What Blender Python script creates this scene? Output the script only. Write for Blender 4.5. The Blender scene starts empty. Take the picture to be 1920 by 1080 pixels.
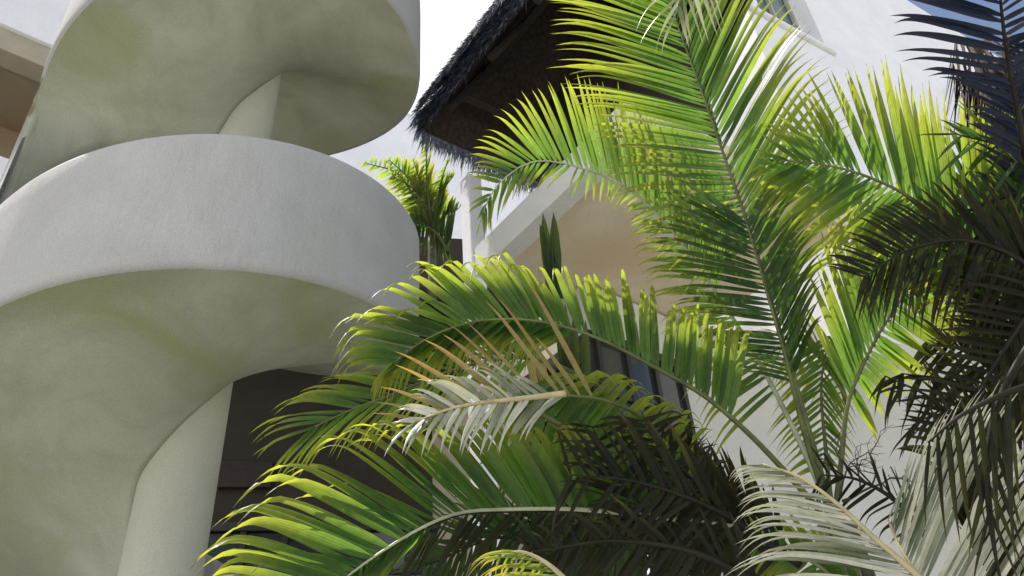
import bpy, math, random
import numpy as np
from mathutils import Vector, Matrix
random.seed(7); rng = np.random.default_rng(7)
scene = bpy.context.scene
COL = scene.collection
rad = math.radians

# ------------------------------------------------------------------ camera
FPX = 1500.0                       # focal length in photo pixels (1920 wide)
V = np.array([797 - 960, 540 + 1597, FPX], float)      # zenith vanishing point
UP = V / np.linalg.norm(V)
FW = np.array([0, 0, 1.]) - UP[2] * UP; FW /= np.linalg.norm(FW)
RT = np.cross(UP, FW)
if RT[0] < 0: RT = -RT
CAM = np.array([0, 0, 1.6])
cd = bpy.data.cameras.new('camera'); cam = bpy.data.objects.new('camera', cd); COL.objects.link(cam)
cd.sensor_width = 36; cd.lens = 36 * FPX / 1920; cd.clip_start = .05; cd.clip_end = 3000
def c2w(v): return np.array([v @ RT, v @ FW, v @ UP])
X, Y, Z = c2w(np.array([1., 0, 0])), c2w(np.array([0, 1., 0])), c2w(np.array([0, 0, -1.]))
m = Matrix(((X[0], Y[0], Z[0], 0), (X[1], Y[1], Z[1], 0), (X[2], Y[2], Z[2], 1.6), (0, 0, 0, 1)))
cam.matrix_world = m
scene.camera = cam

# ------------------------------------------------------------------ light
SUN_AZ, SUN_EL = -68.0, 67.0       # azimuth clockwise from +Y
w = bpy.data.worlds.new("World"); scene.world = w; w.use_nodes = True
nt = w.node_tree; nt.nodes.clear()
sky = nt.nodes.new('ShaderNodeTexSky'); sky.sky_type = 'NISHITA'; sky.sun_disc = False
sky.sun_elevation = rad(SUN_EL); sky.sun_rotation = rad(SUN_AZ)
sky.air_density = 1.0; sky.dust_density = 2.5; sky.ozone_density = 1.0
bg = nt.nodes.new('ShaderNodeBackground'); bg.inputs[1].default_value = 0.12
wo = nt.nodes.new('ShaderNodeOutputWorld')
# thin bright cloud veil over part of the sky
tc = nt.nodes.new('ShaderNodeTexCoord'); no = nt.nodes.new('ShaderNodeTexNoise')
no.inputs['Scale'].default_value = 2.2; no.inputs['Detail'].default_value = 6
nt.links.new(tc.outputs['Generated'], no.inputs['Vector'])
sx = nt.nodes.new('ShaderNodeSeparateXYZ'); nt.links.new(tc.outputs['Generated'], sx.inputs[0])
ma = nt.nodes.new('ShaderNodeMath'); ma.operation = 'MULTIPLY_ADD'; ma.inputs[1].default_value = -3.2; ma.inputs[2].default_value = .85
nt.links.new(sx.outputs[0], ma.inputs[0])
mb_ = nt.nodes.new('ShaderNodeMath'); mb_.operation = 'MULTIPLY_ADD'; mb_.inputs[1].default_value = .8; mb_.use_clamp = True
nt.links.new(no.outputs['Fac'], mb_.inputs[0]); nt.links.new(ma.outputs[0], mb_.inputs[2])
mxs = nt.nodes.new('ShaderNodeMix'); mxs.data_type = 'RGBA'
mxs.inputs['B'].default_value = (9.3, 9.5, 9.9, 1)
nt.links.new(mb_.outputs[0], mxs.inputs['Factor']); nt.links.new(sky.outputs[0], mxs.inputs['A'])
nt.links.new(mxs.outputs['Result'], bg.inputs[0]); nt.links.new(bg.outputs[0], wo.inputs[0])
sd = bpy.data.lights.new('sun', 'SUN'); sd.energy = 5.0; sd.angle = rad(.5); sd.color = (1, .95, .87)
sun = bpy.data.objects.new('sun', sd); COL.objects.link(sun)
sdir = Vector((math.sin(rad(SUN_AZ)) * math.cos(rad(SUN_EL)), math.cos(rad(SUN_AZ)) * math.cos(rad(SUN_EL)), math.sin(rad(SUN_EL))))
sun.rotation_euler = sdir.to_track_quat('Z', 'Y').to_euler()
scene.view_settings.view_transform = 'Standard'; scene.view_settings.look = 'None'
scene.view_settings.gamma = 1; scene.view_settings.exposure = 0.32
scene.cycles.max_bounces = 8; scene.cycles.diffuse_bounces = 5; scene.cycles.transmission_bounces = 6

# ------------------------------------------------------------------ pixel / direction helpers
def ray(x, y):
    v = c2w(np.array([x - 960, 540 - y, FPX], float)); return v / np.linalg.norm(v)
def at(x, y, d): return CAM + ray(x, y) * d
def azp(az, d): return np.array([math.sin(rad(az)) * d, math.cos(rad(az)) * d])
def dirv(az): return np.array([math.sin(rad(az)), math.cos(rad(az))])
def on_plane(x, y, p0, az):
    """point where the ray through a pixel meets the vertical plane through p0 (xy) running along az"""
    r = ray(x, y); n = dirv(az + 90); t = (np.array(p0) @ n) / (r[:2] @ n)
    return CAM + r * t
def on_z(x, y, z):
    r = ray(x, y); return CAM + r * ((z - CAM[2]) / r[2])

# ------------------------------------------------------------------ objects
def empty(name, loc, label=None, cat=None, group=None):
    o = bpy.data.objects.new(name, None); COL.objects.link(o); o.location = loc; o.empty_display_size = .2
    tag(o, label, cat, group); return o
def tag(o, label=None, cat=None, group=None, kind=None):
    if label: o['label'] = label
    if cat: o['category'] = cat
    if group: o['group'] = group
    if kind: o['kind'] = kind
    return o
class MB:
    def __init__(s): s.v = []; s.f = []; s.at = {}
    def add(s, vs, fs, **attrs):
        k = len(s.v); vs = [tuple(map(float, q)) for q in vs]; s.v += vs
        s.f += [tuple(i + k for i in f) for f in fs]
        for n, a in attrs.items(): s.at.setdefault(n, {})[k] = a
    def box(s, p, ax, ay, az):
        """p corner, three edge vectors"""
        p, ax, ay, az = map(lambda q: np.array(q, float), (p, ax, ay, az))
        vs = [p, p + ax, p + ax + ay, p + ay]; vs += [q + az for q in vs]
        s.add(vs, [(0, 3, 2, 1), (4, 5, 6, 7), (0, 1, 5, 4), (1, 2, 6, 5), (2, 3, 7, 6), (3, 0, 4, 7)])
    def tube(s, pts, rs, n=7):
        pts = [np.array(p, float) for p in pts]; N = len(pts); vs = []; 
        ref = np.array([.3, .2, .9])
        for i, p in enumerate(pts):
            t = pts[min(i + 1, N - 1)] - pts[max(i - 1, 0)]; t /= np.linalg.norm(t) + 1e-9
            a = np.cross(t, ref); a /= np.linalg.norm(a) + 1e-9; b = np.cross(t, a)
            r = rs[i] if hasattr(rs, '__len__') else rs
            for k in range(n):
                an = 2 * math.pi * k / n; vs.append(p + (a * math.cos(an) + b * math.sin(an)) * r)
        fs = [(i * n + k, i * n + (k + 1) % n, (i + 1) * n + (k + 1) % n, (i + 1) * n + k) for i in range(N - 1) for k in range(n)]
        fs += [tuple(range(n))[::-1], tuple((N - 1) * n + k for k in range(n))]
        s.add(vs, fs)
    def prism(s, poly, z0, z1):
        n = len(poly); vs = [(x, y, z0) for x, y in poly] + [(x, y, z1) for x, y in poly]
        s.add(vs, [tuple(range(n))[::-1], tuple(range(n, 2 * n))] + [(k, (k + 1) % n, n + (k + 1) % n, n + k) for k in range(n)])
    def build(s, name, mat, parent=None, smooth=False, bevel=0):
        me = bpy.data.meshes.new(name)
        o = bpy.data.objects.new(name, me); COL.objects.link(o)
        vs = np.array(s.v)
        off = np.zeros(3)
        if parent is None: off = np.array([vs[:, 0].mean(), vs[:, 1].mean(), vs[:, 2].min()]); o.location = off
        else:
            q = parent
            while q: off = off + np.array(q.location); q = q.parent
        me.from_pydata([tuple(q) for q in (vs - off)], [], s.f)
        for n_, d in s.at.items():
            arr = np.zeros(len(vs), np.float32)
            for k, a in d.items(): arr[k:k + len(a)] = a
            at_ = me.attributes.new(n_, 'FLOAT', 'POINT'); at_.data.foreach_set('value', arr)
        me.materials.append(mat)
        if smooth: me.shade_smooth()
        if parent: o.parent = parent
        me.update()
        if bevel:
            b = o.modifiers.new('bevel', 'BEVEL'); b.width = bevel; b.segments = 3; b.limit_method = 'ANGLE'; b.angle_limit = rad(50)
        return o

# ------------------------------------------------------------------ materials
def mat_new(n):
    mt = bpy.data.materials.new(n); mt.use_nodes = True; t = mt.node_tree
    return mt, t, t.nodes['Principled BSDF'], t.nodes['Material Output']
def stucco(n, c1, c2, c3=None, bump=.25, scale=1.0, rough=.85):
    """hand trowelled plaster: large blotches, fine grain and trowel strokes"""
    mt, t, p, out = mat_new(n); N = t.nodes; L = t.links
    tc = N.new('ShaderNodeTexCoord')
    n1 = N.new('ShaderNodeTexNoise'); n1.inputs['Scale'].default_value = 1.6 * scale; n1.inputs['Detail'].default_value = 7; n1.inputs['Roughness'].default_value = .62; n1.inputs['Distortion'].default_value = .6
    L.new(tc.outputs['Object'], n1.inputs['Vector'])
    r1 = N.new('ShaderNodeValToRGB'); r1.color_ramp.elements[0].position = .36; r1.color_ramp.elements[1].position = .66
    r1.color_ramp.elements[0].color = (*c1, 1); r1.color_ramp.elements[1].color = (*c2, 1); L.new(n1.outputs['Fac'], r1.inputs[0])
    col = r1.outputs[0]
    if c3:
        n2 = N.new('ShaderNodeTexNoise'); n2.inputs['Scale'].default_value = .9 * scale; n2.inputs['Detail'].default_value = 5; n2.inputs['Distortion'].default_value = 1.2
        mp2 = N.new('ShaderNodeMapping'); mp2.inputs['Location'].default_value = (4, 2, 7); L.new(tc.outputs['Object'], mp2.inputs[0]); L.new(mp2.outputs[0], n2.inputs['Vector'])
        r2 = N.new('ShaderNodeValToRGB'); r2.color_ramp.elements[0].position = .48; r2.color_ramp.elements[1].position = .68; L.new(n2.outputs['Fac'], r2.inputs[0])
        mx = N.new('ShaderNodeMix'); mx.data_type = 'RGBA'; mx.inputs['B'].default_value = (*c3, 1)
        L.new(r2.outputs[0], mx.inputs['Factor']); L.new(col, mx.inputs['A']); col = mx.outputs['Result']
    ng = N.new('ShaderNodeTexNoise'); ng.inputs['Scale'].default_value = 160; ng.inputs['Detail'].default_value = 4; L.new(tc.outputs['Object'], ng.inputs['Vector'])
    rg = N.new('ShaderNodeMapRange'); rg.inputs[1].default_value = .3; rg.inputs[2].default_value = .7; rg.inputs[3].default_value = .86; rg.inputs[4].default_value = 1.1; L.new(ng.outputs['Fac'], rg.inputs[0])
    mg = N.new('ShaderNodeMix'); mg.data_type = 'RGBA'; mg.blend_type = 'MULTIPLY'; mg.inputs['Factor'].default_value = 1
    L.new(col, mg.inputs['A']); L.new(rg.outputs[0], mg.inputs['B']); L.new(mg.outputs['Result'], p.inputs['Base Color'])
    mp = N.new('ShaderNodeMapping'); mp.inputs['Rotation'].default_value = (.5, .3, .8); mp.inputs['Scale'].default_value = (9, 3, 3)
    L.new(tc.outputs['Object'], mp.inputs[0])
    nb = N.new('ShaderNodeTexNoise'); nb.inputs['Scale'].default_value = 1.2; nb.inputs['Detail'].default_value = 8; nb.inputs['Roughness'].default_value = .6; L.new(mp.outputs[0], nb.inputs['Vector'])
    ad = N.new('ShaderNodeMath'); ad.operation = 'MULTIPLY_ADD'; ad.inputs[1].default_value = .12; L.new(ng.outputs['Fac'], ad.inputs[0]); L.new(nb.outputs['Fac'], ad.inputs[2])
    b = N.new('ShaderNodeBump'); b.inputs['Strength'].default_value = bump; b.inputs['Distance'].default_value = .03
    L.new(ad.outputs[0], b.inputs['Height']); L.new(b.outputs[0], p.inputs['Normal'])
    p.inputs['Roughness'].default_value = rough
    return mt
def plain(n, c, rough=.6, spec=.5, var=.25, scale=8, metal=0, bump=0):
    mt, t, p, out = mat_new(n); N = t.nodes; L = t.links
    tc = N.new('ShaderNodeTexCoord'); n1 = N.new('ShaderNodeTexNoise'); n1.inputs['Scale'].default_value = scale; n1.inputs['Detail'].default_value = 6
    L.new(tc.outputs['Object'], n1.inputs['Vector'])
    r = N.new('ShaderNodeValToRGB'); r.color_ramp.elements[0].position = .3; r.color_ramp.elements[1].position = .7
    r.color_ramp.elements[0].color = (*[q * (1 - var) for q in c], 1); r.color_ramp.elements[1].color = (*[min(1, q * (1 + var)) for q in c], 1)
    L.new(n1.outputs['Fac'], r.inputs[0]); L.new(r.outputs[0], p.inputs['Base Color'])
    p.inputs['Roughness'].default_value = rough; p.inputs['Specular IOR Level'].default_value = spec; p.inputs['Metallic'].default_value = metal
    if bump:
        b = N.new('ShaderNodeBump'); b.inputs['Strength'].default_value = bump; L.new(n1.outputs['Fac'], b.inputs['Height']); L.new(b.outputs[0], p.inputs['Normal'])
    return mt
def leaf_mat(n, dark, light, tip, trans, tmix=.5, rough=.38, spec=.5):
    """palm leaflet: per-leaflet tone, ribs along the blade, dry tips, light passing through"""
    mt, t, p, out = mat_new(n); N = t.nodes; L = t.links
    def attr(a): q = N.new('ShaderNodeAttribute'); q.attribute_name = a; return q.outputs['Fac']
    lr, ls, lu = attr('lr'), attr('ls'), attr('lu')
    def mix(f, a, b, bt='MIX'):
        q = N.new('ShaderNodeMix'); q.data_type = 'RGBA'; q.blend_type = bt
        for nm, v in (('Factor', f), ('A', a), ('B', b)):
            if isinstance(v, (int, float)): q.inputs[nm].default_value = v
            elif isinstance(v, tuple): q.inputs[nm].default_value = (*v, 1)
            else: L.new(v, q.inputs[nm])
        return q.outputs['Result']
    def rng_(v, a, b, c, d):
        q = N.new('ShaderNodeMapRange'); q.inputs[1].default_value = a; q.inputs[2].default_value = b; q.inputs[3].default_value = c; q.inputs[4].default_value = d
        L.new(v, q.inputs[0]); return q.outputs[0]
    base = mix(lr, dark, light)
    # yellowing towards the tip, brown last centimetres (own colour of the leaf)
    yf = rng_(ls, .35, .92, 0, .85); base = mix(yf, base, tip)
    br = rng_(ls, .955, .985, 0, .8); base = mix(br, base, (.16, .11, .05))
    # ribs
    wv = N.new('ShaderNodeMath'); wv.operation = 'SINE'; ml = N.new('ShaderNodeMath'); ml.operation = 'MULTIPLY'; ml.inputs[1].default_value = 26
    L.new(lu, ml.inputs[0]); L.new(ml.outputs[0], wv.inputs[0]); rib = rng_(wv.outputs[0], -1, 1, .8, 1.08)
    tr = mix(lr, tuple(q * .55 for q in trans), tuple(min(1, q * 1.1) for q in trans)); tr = mix(rng_(ls, .0, .45, .6, 0), tr, (trans[0] * .22, trans[1] * .42, trans[2] * .5)); tr = mix(yf, tr, tuple(min(1, a) for a in (trans[0] * 1.9, trans[1] * 1.25, trans[2])))
    tr = mix(br, tr, (.2, .12, .04))
    tcn = N.new('ShaderNodeTexCoord'); nz_ = N.new('ShaderNodeTexNoise'); nz_.inputs['Scale'].default_value = 45; nz_.inputs['Detail'].default_value = 5
    L.new(tcn.outputs['Object'], nz_.inputs['Vector']); mot = rng_(nz_.outputs['Fac'], .35, .7, 1.06, .86)
    sp = rng_(nz_.outputs['Fac'], .70, .74, 0, .8)
    base = mix(1, base, mot, 'MULTIPLY'); tr = mix(1, tr, mot, 'MULTIPLY')
    base = mix(1, base, rib, 'MULTIPLY'); tr = mix(1, tr, rib, 'MULTIPLY')
    L.new(base, p.inputs['Base Color']); p.inputs['Roughness'].default_value = rough; p.inputs['Specular IOR Level'].default_value = spec
    b = N.new('ShaderNodeBump'); b.inputs['Strength'].default_value = .25; b.inputs['Distance'].default_value = .002; L.new(wv.outputs[0], b.inputs['Height']); L.new(b.outputs[0], p.inputs['Normal'])
    ts = N.new('ShaderNodeBsdfTranslucent'); L.new(tr, ts.inputs['Color'])
    ms = N.new('ShaderNodeMixShader'); ms.inputs[0].default_value = tmix; L.new(p.outputs[0], ms.inputs[1]); L.new(ts.outputs[0], ms.inputs[2])
    L.new(ms.outputs[0], out.inputs['Surface'])
    return mt
M = {}
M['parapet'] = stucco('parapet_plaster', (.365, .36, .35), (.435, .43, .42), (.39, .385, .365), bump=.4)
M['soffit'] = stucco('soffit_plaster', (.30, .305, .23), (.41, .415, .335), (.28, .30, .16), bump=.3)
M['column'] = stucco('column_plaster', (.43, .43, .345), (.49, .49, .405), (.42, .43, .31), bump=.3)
M['white'] = stucco('white_plaster', (.80, .80, .83), (.88, .87, .90), bump=.25)
M['grey'] = stucco('grey_plaster', (.60, .61, .58), (.72, .72, .69), (.64, .64, .57), bump=.3, scale=.6)
M['cream'] = stucco('cream_plaster', (.50, .46, .36), (.58, .53, .42), (.52, .45, .33), bump=.2)
M['tan'] = stucco('tan_plaster', (.64, .56, .42), (.74, .64, .48), (.62, .50, .32), bump=.2)
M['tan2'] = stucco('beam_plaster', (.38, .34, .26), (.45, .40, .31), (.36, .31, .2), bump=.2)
M['brownwall'] = stucco('shaded_brown_plaster', (.03, .025, .016), (.045, .036, .025), (.04, .03, .018), bump=.3)  # brown wall, shade under the roof put into the dark colour
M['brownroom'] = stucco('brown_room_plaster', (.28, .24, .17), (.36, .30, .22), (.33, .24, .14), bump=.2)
M['iron'] = plain('dark_iron', (.018, .017, .016), rough=.45)
M['glass'] = plain('dull_glass', (.03, .04, .035), rough=.12, spec=.8, var=.3, scale=2)
M['glassblue'] = plain('blue_green_glass', (.10, .17, .16), rough=.15, spec=.8, var=.15, scale=1.5)
M['redwood'] = plain('red_brown_wood', (.12, .025, .018), rough=.6, scale=14)
M['darkwood'] = plain('dark_wood', (.035, .024, .018), rough=.8, scale=14, bump=.3)
M['thatch'] = plain('skylit_thatch', (.16, .19, .26), rough=.75, var=.6, scale=30)  # sky light on the upper side put into the blue grey colour
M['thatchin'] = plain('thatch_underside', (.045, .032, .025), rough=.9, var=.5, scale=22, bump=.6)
M['ground'] = stucco('paving', (.40, .39, .36), (.50, .49, .46), bump=.3)
M['rachis'] = plain('green_rachis', (.10, .12, .035), rough=.45, var=.4, scale=12)
M['rachisdry'] = plain('dry_rachis', (.42, .36, .2), rough=.6, var=.3, scale=12)
M['rachislit'] = plain('sunlit_rachis', (.34, .36, .22), rough=.28, spec=.9, var=.3, scale=14)  # sunlight along the stem put into a lighter colour
M['rachisdark'] = plain('dark_rachis', (.016, .015, .010), rough=.5, spec=.15, var=.4, scale=12)
M['cane'] = plain('cane', (.10, .11, .05), rough=.6, var=.5, scale=9, bump=.2)
M['trunk'] = plain('fibre_trunk', (.05, .032, .022), rough=.95, var=.6, scale=25, bump=.8)
M['twig'] = plain('dry_twig', (.07, .055, .035), rough=.9, var=.4, scale=20, bump=.4)
M['leaf'] = leaf_mat('leaf_fresh', (.025, .075, .012), (.06, .14, .025), (.27, .29, .03), (.36, .56, .06), .58, rough=.3)
M['leafyel'] = leaf_mat('leaf_yellow', (.14, .2, .03), (.24, .3, .05), (.4, .38, .08), (.5, .62, .05), .5)
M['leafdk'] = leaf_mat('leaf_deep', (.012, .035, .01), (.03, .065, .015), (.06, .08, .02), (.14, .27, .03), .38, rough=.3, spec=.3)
M['leafshade'] = leaf_mat('leaf_shaded', (.009, .010, .006), (.016, .017, .009), (.03, .024, .012), (.09, .12, .015), .25, rough=.34, spec=.16)  # near-black: canopy shade on the fronds put into the leaf colour
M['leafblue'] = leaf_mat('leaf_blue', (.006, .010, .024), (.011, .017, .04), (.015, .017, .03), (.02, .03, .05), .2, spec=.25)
M['leafpale'] = leaf_mat('leaf_sunlit', (.06, .09, .03), (.66, .65, .52), (.58, .58, .42), (.28, .36, .10), .2, rough=.3, spec=.8)  # green leaflets with sunlit highlights put into a pale colour
M['leafdry'] = leaf_mat('leaf_dry', (.30, .25, .08), (.42, .33, .12), (.36, .24, .10), (.5, .38, .08), .4, rough=.5)

# ================================================================== SETTING
g = MB(); g.add([(-600, -600, 0), (600, -600, 0), (600, 600, 0), (-600, 600, 0)], [(0, 1, 2, 3)])
tag(g.build('ground', M['ground']), kind='structure')

# ---- spiral staircase ------------------------------------------------
D = 4.7; AZC = -24.8
CX, CY = azp(AZC, D); RO = .2868 * D; RI = .0447 * D
rim_t = [-330, -270, -225, -180, -135, -90, -45, -8, 30, 60, 90, 139, 180, 225, 270, 300, 340, 380, 405, 434, 459, 484, 500, 560]
rim_z = [-.20, -.05, .09, .22, .33, .42, .471, .501, .530, .556, .595, .68, .75, .84, .93, .985, 1.055, 1.115, 1.135, 1.14, 1.166, 1.2, 1.203, 1.203]
def smooth_interp(x, xs, ys):
    xs = np.array(xs, float); ys = np.array(ys, float)
    return np.mean([np.interp(x + o, xs, ys) for o in np.linspace(-16, 16, 9)], axis=0)
def zrim(t): return float(smooth_interp(t, rim_t, rim_z)) * D + 1.6
zin_t = [-330, -225, -180, -135, -90, -46, -18, 15, 50, 85, 139, 180, 225, 270, 315, 334, 369, 390, 420, 440, 450, 475, 560]
zin_z = [-.25, .03, .165, .29, .378, .41, .44, .478, .514, .55, .635, .71, .79, .89, .957, .998, 1.048, 1.08, 1.125, 1.150, 1.19, 1.228, 1.228]
def zin(t): return float(np.mean([np.interp(t + o, zin_t, zin_z) for o in (-8, -4, 0, 4, 8)])) * D + 1.6
def pol(r, t):
    """theta 0 faces the camera, positive to the right"""
    a0 = rad(AZC); c = np.array([math.sin(a0), math.cos(a0)]); e1 = np.array([c[1], -c[0]])
    q = -c * math.cos(rad(t)) * r + e1 * math.sin(rad(t)) * r
    return CX + q[0], CY + q[1]
stair = empty('spiral_staircase', (CX, CY, 0), 'smooth white and olive plaster spiral staircase winding round a round column on the left', 'staircase')
T0, T1 = -325, 545
# column
mb = MB(); n = 64
zs = np.linspace(0, 12, 40); vs = [(*pol(RI, 360 * k / n), z) for z in zs for k in range(n)]
mb.add(vs, [(i * n + k, i * n + (k + 1) % n, (i + 1) * n + (k + 1) % n, (i + 1) * n + k) for i in range(len(zs) - 1) for k in range(n)])
mb.build('column', M['column'], stair, smooth=True)
# soffit: underside surface from column to rim + upper surface (slab)
ts = np.arange(T0, T1 + .1, 3.0); us = np.concatenate([np.linspace(0, .5, 14), np.linspace(.53, 1, 30)])
def soff(t, u):
    z0, z1 = zin(t), zrim(t)
    s = u * u * (3 - 2 * u)
    z = z0 + (z1 - z0) * s
    # outer edge coved down into the full wall on the far left side
    f = min(1, max(0, (t - 176) / 22), max(0, (279 - t) / 4)) if t < 300 else 0
    if f > 0 and u > .3:
        g_ = (u - .3) / .7; z -= (z1 - (zrim(t - 360) + .12 * D)) * f * f * (3 - 2 * f) * (1 - math.sqrt(max(0, 1 - g_ ** 2.2)))
    # plaster fillet that runs into the column
    z -= .035 * math.exp(-u / .035)
    return z
rows = []
for t in ts:
    row = []
    for u in us:
        r = RI * .96 + (RO - .004 - RI * .96) * u; row.append((*pol(r, t), soff(t, u)))
    for u in us[::-1]:
        r = RI * .96 + (RO - .06 - RI * .96) * u; row.append((*pol(r, t), soff(t, u) + .16 + .1 * (1 - u)))
    rows.append(row)
mb = MB(); nu = len(rows[0]); flat = [q for r in rows for q in r]
mb.add(flat, [(i * nu + k, (i + 1) * nu + k, (i + 1) * nu + (k + 1) % nu, i * nu + (k + 1) % nu) for i in range(len(rows) - 1) for k in range(nu)])
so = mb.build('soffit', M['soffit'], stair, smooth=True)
# steps on the slab (real, hidden by the parapet from below)
mb = MB()
for t in np.arange(T0 + 10, 400, 17.5):
    a, b = t, t + 17.3; z = zrim(t + 17) + .18
    poly = [pol(RI, a), pol(RO - .13, a), pol(RO - .13, b), pol(RI, b)]
    mb.prism(poly, z - .16, z)
mb.build('tread', M['column'], stair)
# parapet: outer wall with rounded top
par_t = [-330, -190, -165, -95, -76, -56, -8, 24, 52, 75, 139, 560]
par_h = [.2, .2, .2, .2, .19, .185, .196, .2, .197, .195, .2, .2]
pt = MB(); rows = []
for t in np.arange(T0, T1 + .1, 2.0):
    z0 = zrim(t) - .002; h = float(smooth_interp(t, par_t, par_h)) * D; zt = z0 + h; th = .11 if t > -74 or t < -180 else (.03 + .08 * max(0, (t + 80) / 6) if t > -80 else (.03 + .08 * max(0, (-174 - t) / 6)))
    # W side of the lower turns: parapet carried up as a full wall to the turn above
    f = 0
    if -176 < t < -80: f = min(1, (t + 176) / 10, (-80 - t) / 4)
    if f > 0: zt = zt + (zrim(t + 360) + .10 - zt) * (f * f * (3 - 2 * f))
    prof = [(RO, z0), (RO + .004, z0 + .05), (RO + .004, z0 + .2 * h)] + [(RO + .004, z0 + q * (zt - z0)) for q in (.4, .6, .8)] + \
           [(RO + .002, zt - .05), (RO - .012, zt - .015), (RO - .035, zt), (RO - th + .03, zt), (RO - th + .008, zt - .015), (RO - th, zt - .05), (RO - th, z0 + .5 * (zt - z0)), (RO - th, z0 + .012)]
    rows.append([(*pol(r, t), z) for r, z in prof])
nu = len(rows[0]); flat = [q for r in rows for q in r]
pt.add(flat, [(i * nu + k, i * nu + (k + 1) % nu, (i + 1) * nu + (k + 1) % nu, (i + 1) * nu + k) for i in range(len(rows) - 1) for k in range(nu)] + [tuple(range(nu)), tuple((len(rows) - 1) * nu + k for k in range(nu))[::-1]])
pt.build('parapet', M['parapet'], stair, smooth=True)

# ---- left building (top left corner) ----------------------------------
p0 = azp(-43, 8.2); AZL = 49.5; dl = dirv(AZL); nl = dirv(AZL + 90)      # nl faces the camera side
lb = empty('apartment_building', (p0[0] - dl[0] * 4, p0[1] - dl[1] * 4, 0), 'pale building with deep brown balcony recess behind the left edge of the staircase', 'building')
def wz(x, y): return on_plane(x, y, p0, AZL)[2]
z1 = wz(50, 66); z2 = wz(45, 104); z3 = wz(10, 295)
A0 = p0 - dl * 7; LL = 8.2
def slab(mbx, a, d, L, off, th, za, zb, nrm):
    """wall slab: front face at offset off along nrm"""
    q = a + nrm * off; mbx.box((q[0], q[1], za), (d[0] * L, d[1] * L, 0), (-nrm[0] * th, -nrm[1] * th, 0), (0, 0, zb - za))
mb = MB(); slab(mb, A0, dl, LL, .02, .35, z1, z1 + 3.2, nl); mb.build('upper_wall', M['white'], lb, bevel=.01)
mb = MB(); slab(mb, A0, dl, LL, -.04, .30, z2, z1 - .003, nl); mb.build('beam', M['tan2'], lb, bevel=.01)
mb = MB(); slab(mb, A0, dl, LL, 0, .2, 0, z3, nl); mb.build('balcony_wall', M['white'], lb, bevel=.01)
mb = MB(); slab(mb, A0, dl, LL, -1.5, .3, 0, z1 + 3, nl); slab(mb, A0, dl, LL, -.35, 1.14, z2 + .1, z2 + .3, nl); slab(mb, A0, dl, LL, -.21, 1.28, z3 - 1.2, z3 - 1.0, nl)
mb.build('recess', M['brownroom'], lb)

# ---- back building behind the stairs: dark shaded patio front -----------
AZD = 78; pd = azp(-12, 8.6); dd = dirv(AZD); nd = dirv(AZD + 90)
bb = empty('patio_house', (pd[0], pd[1], 0), 'patio front, shade put into its dark brown colour, with glass door seen between the stair column and the palm fronds', 'house')
def wd(x, y, off=0): return on_plane(x, y, pd + nd * off, AZD)
ztop = wd(830, 446)[2]
a = pd - dd * 10.5
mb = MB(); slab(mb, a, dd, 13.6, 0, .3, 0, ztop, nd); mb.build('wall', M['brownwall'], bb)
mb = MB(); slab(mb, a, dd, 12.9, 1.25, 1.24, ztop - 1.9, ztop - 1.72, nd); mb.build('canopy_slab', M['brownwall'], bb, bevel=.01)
mb = MB()
q0, q1 = wd(415, 865, .05), wd(470, 915, .05)
slab(mb, np.array(q0[:2]), dd, .55, .03, .1, q1[2], q0[2], nd)
mb.build('wall_niche', M['darkwood'], bb, bevel=.01)
# glazed door at the bottom
fr = MB(); gl = MB()
dl0 = wd(372, 1000, .06); zt_ = dl0[2]
for k in range(7):
    q = np.array(dl0[:2]) + dd * (.42 * k); fr.box((*q, 0), (*(dd * .06), 0), (*(nd * .06), 0), (0, 0, zt_))
q = np.array(dl0[:2]); fr.box((*q, zt_), (*(dd * 2.6), 0), (*(nd * .08), 0), (0, 0, .09)); 
for zz in (.45, 1.0): fr.box((*(q + nd * .003), zt_ - zz), (*(dd * 2.5), 0), (*(nd * .05), 0), (0, 0, .05))
door = fr.build('door_frame', M['iron'], bb)
gl.box((*(q + nd * .012), .05), (*(dd * 2.5), 0), (*(nd * .01), 0), (0, 0, zt_ - .06)); gl.build('glass', M['glass'], door)

# ---- far sunlit wall to the right of the staircase ----------------------
AZF = 60; pf = azp(-9, 13.0); df = dirv(AZF); nf = dirv(AZF + 90)
zf = on_plane(775, 215, pf, AZF)[2]
fwb = MB(); af = pf - df * 3.2; slab(fwb, af, df, 6.4, 0, .3, 0, zf, nf)
fw_ = fwb.build('garden_wall', M['white'], bevel=.02)
tag(fw_, 'tall bright white wall standing far behind between the staircase and the thatched eave', 'wall')

# ---- right building ------------------------------------------------------
AZA, AZB = -37.3, 50
dA, nA = dirv(AZA), dirv(AZA - 90)        # nA faces left / towards camera
PF = azp(.6, 5.5)                         # fascia plane point
zfb = on_plane(965, 447, PF, AZA)[2]; zft = on_plane(915, 440, PF, AZA)[2]
rb = empty('terrace_house', (1.5, 7, 0), 'cream plaster terrace house behind the palm with a corner window and rounded grey wall', 'house')
cor = np.array(on_plane(872, 400, PF, AZA)[:2])      # left front corner of the terrace (near the post)
mb = MB()
# parapet / fascia band
LT = 2.3
mb.box((*cor, zfb), (*(-dA * LT), 0), (*(-nA * .18), 0), (0, 0, zft - zfb))
mb.build('fascia', M['grey'], rb, bevel=.008)
dB = dirv(AZB); nB = dirv(AZB + 90)
mb = MB()
c2_ = cor - nA * .18
mb.box((*(cor + dA * .0 - nA * .002), zfb + .03), (*(-dA * (LT + .1)), 0), (*(-nA * 2.6), 0), (0, 0, .25))
mb.build('ceiling', M['tan'], rb)
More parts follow.
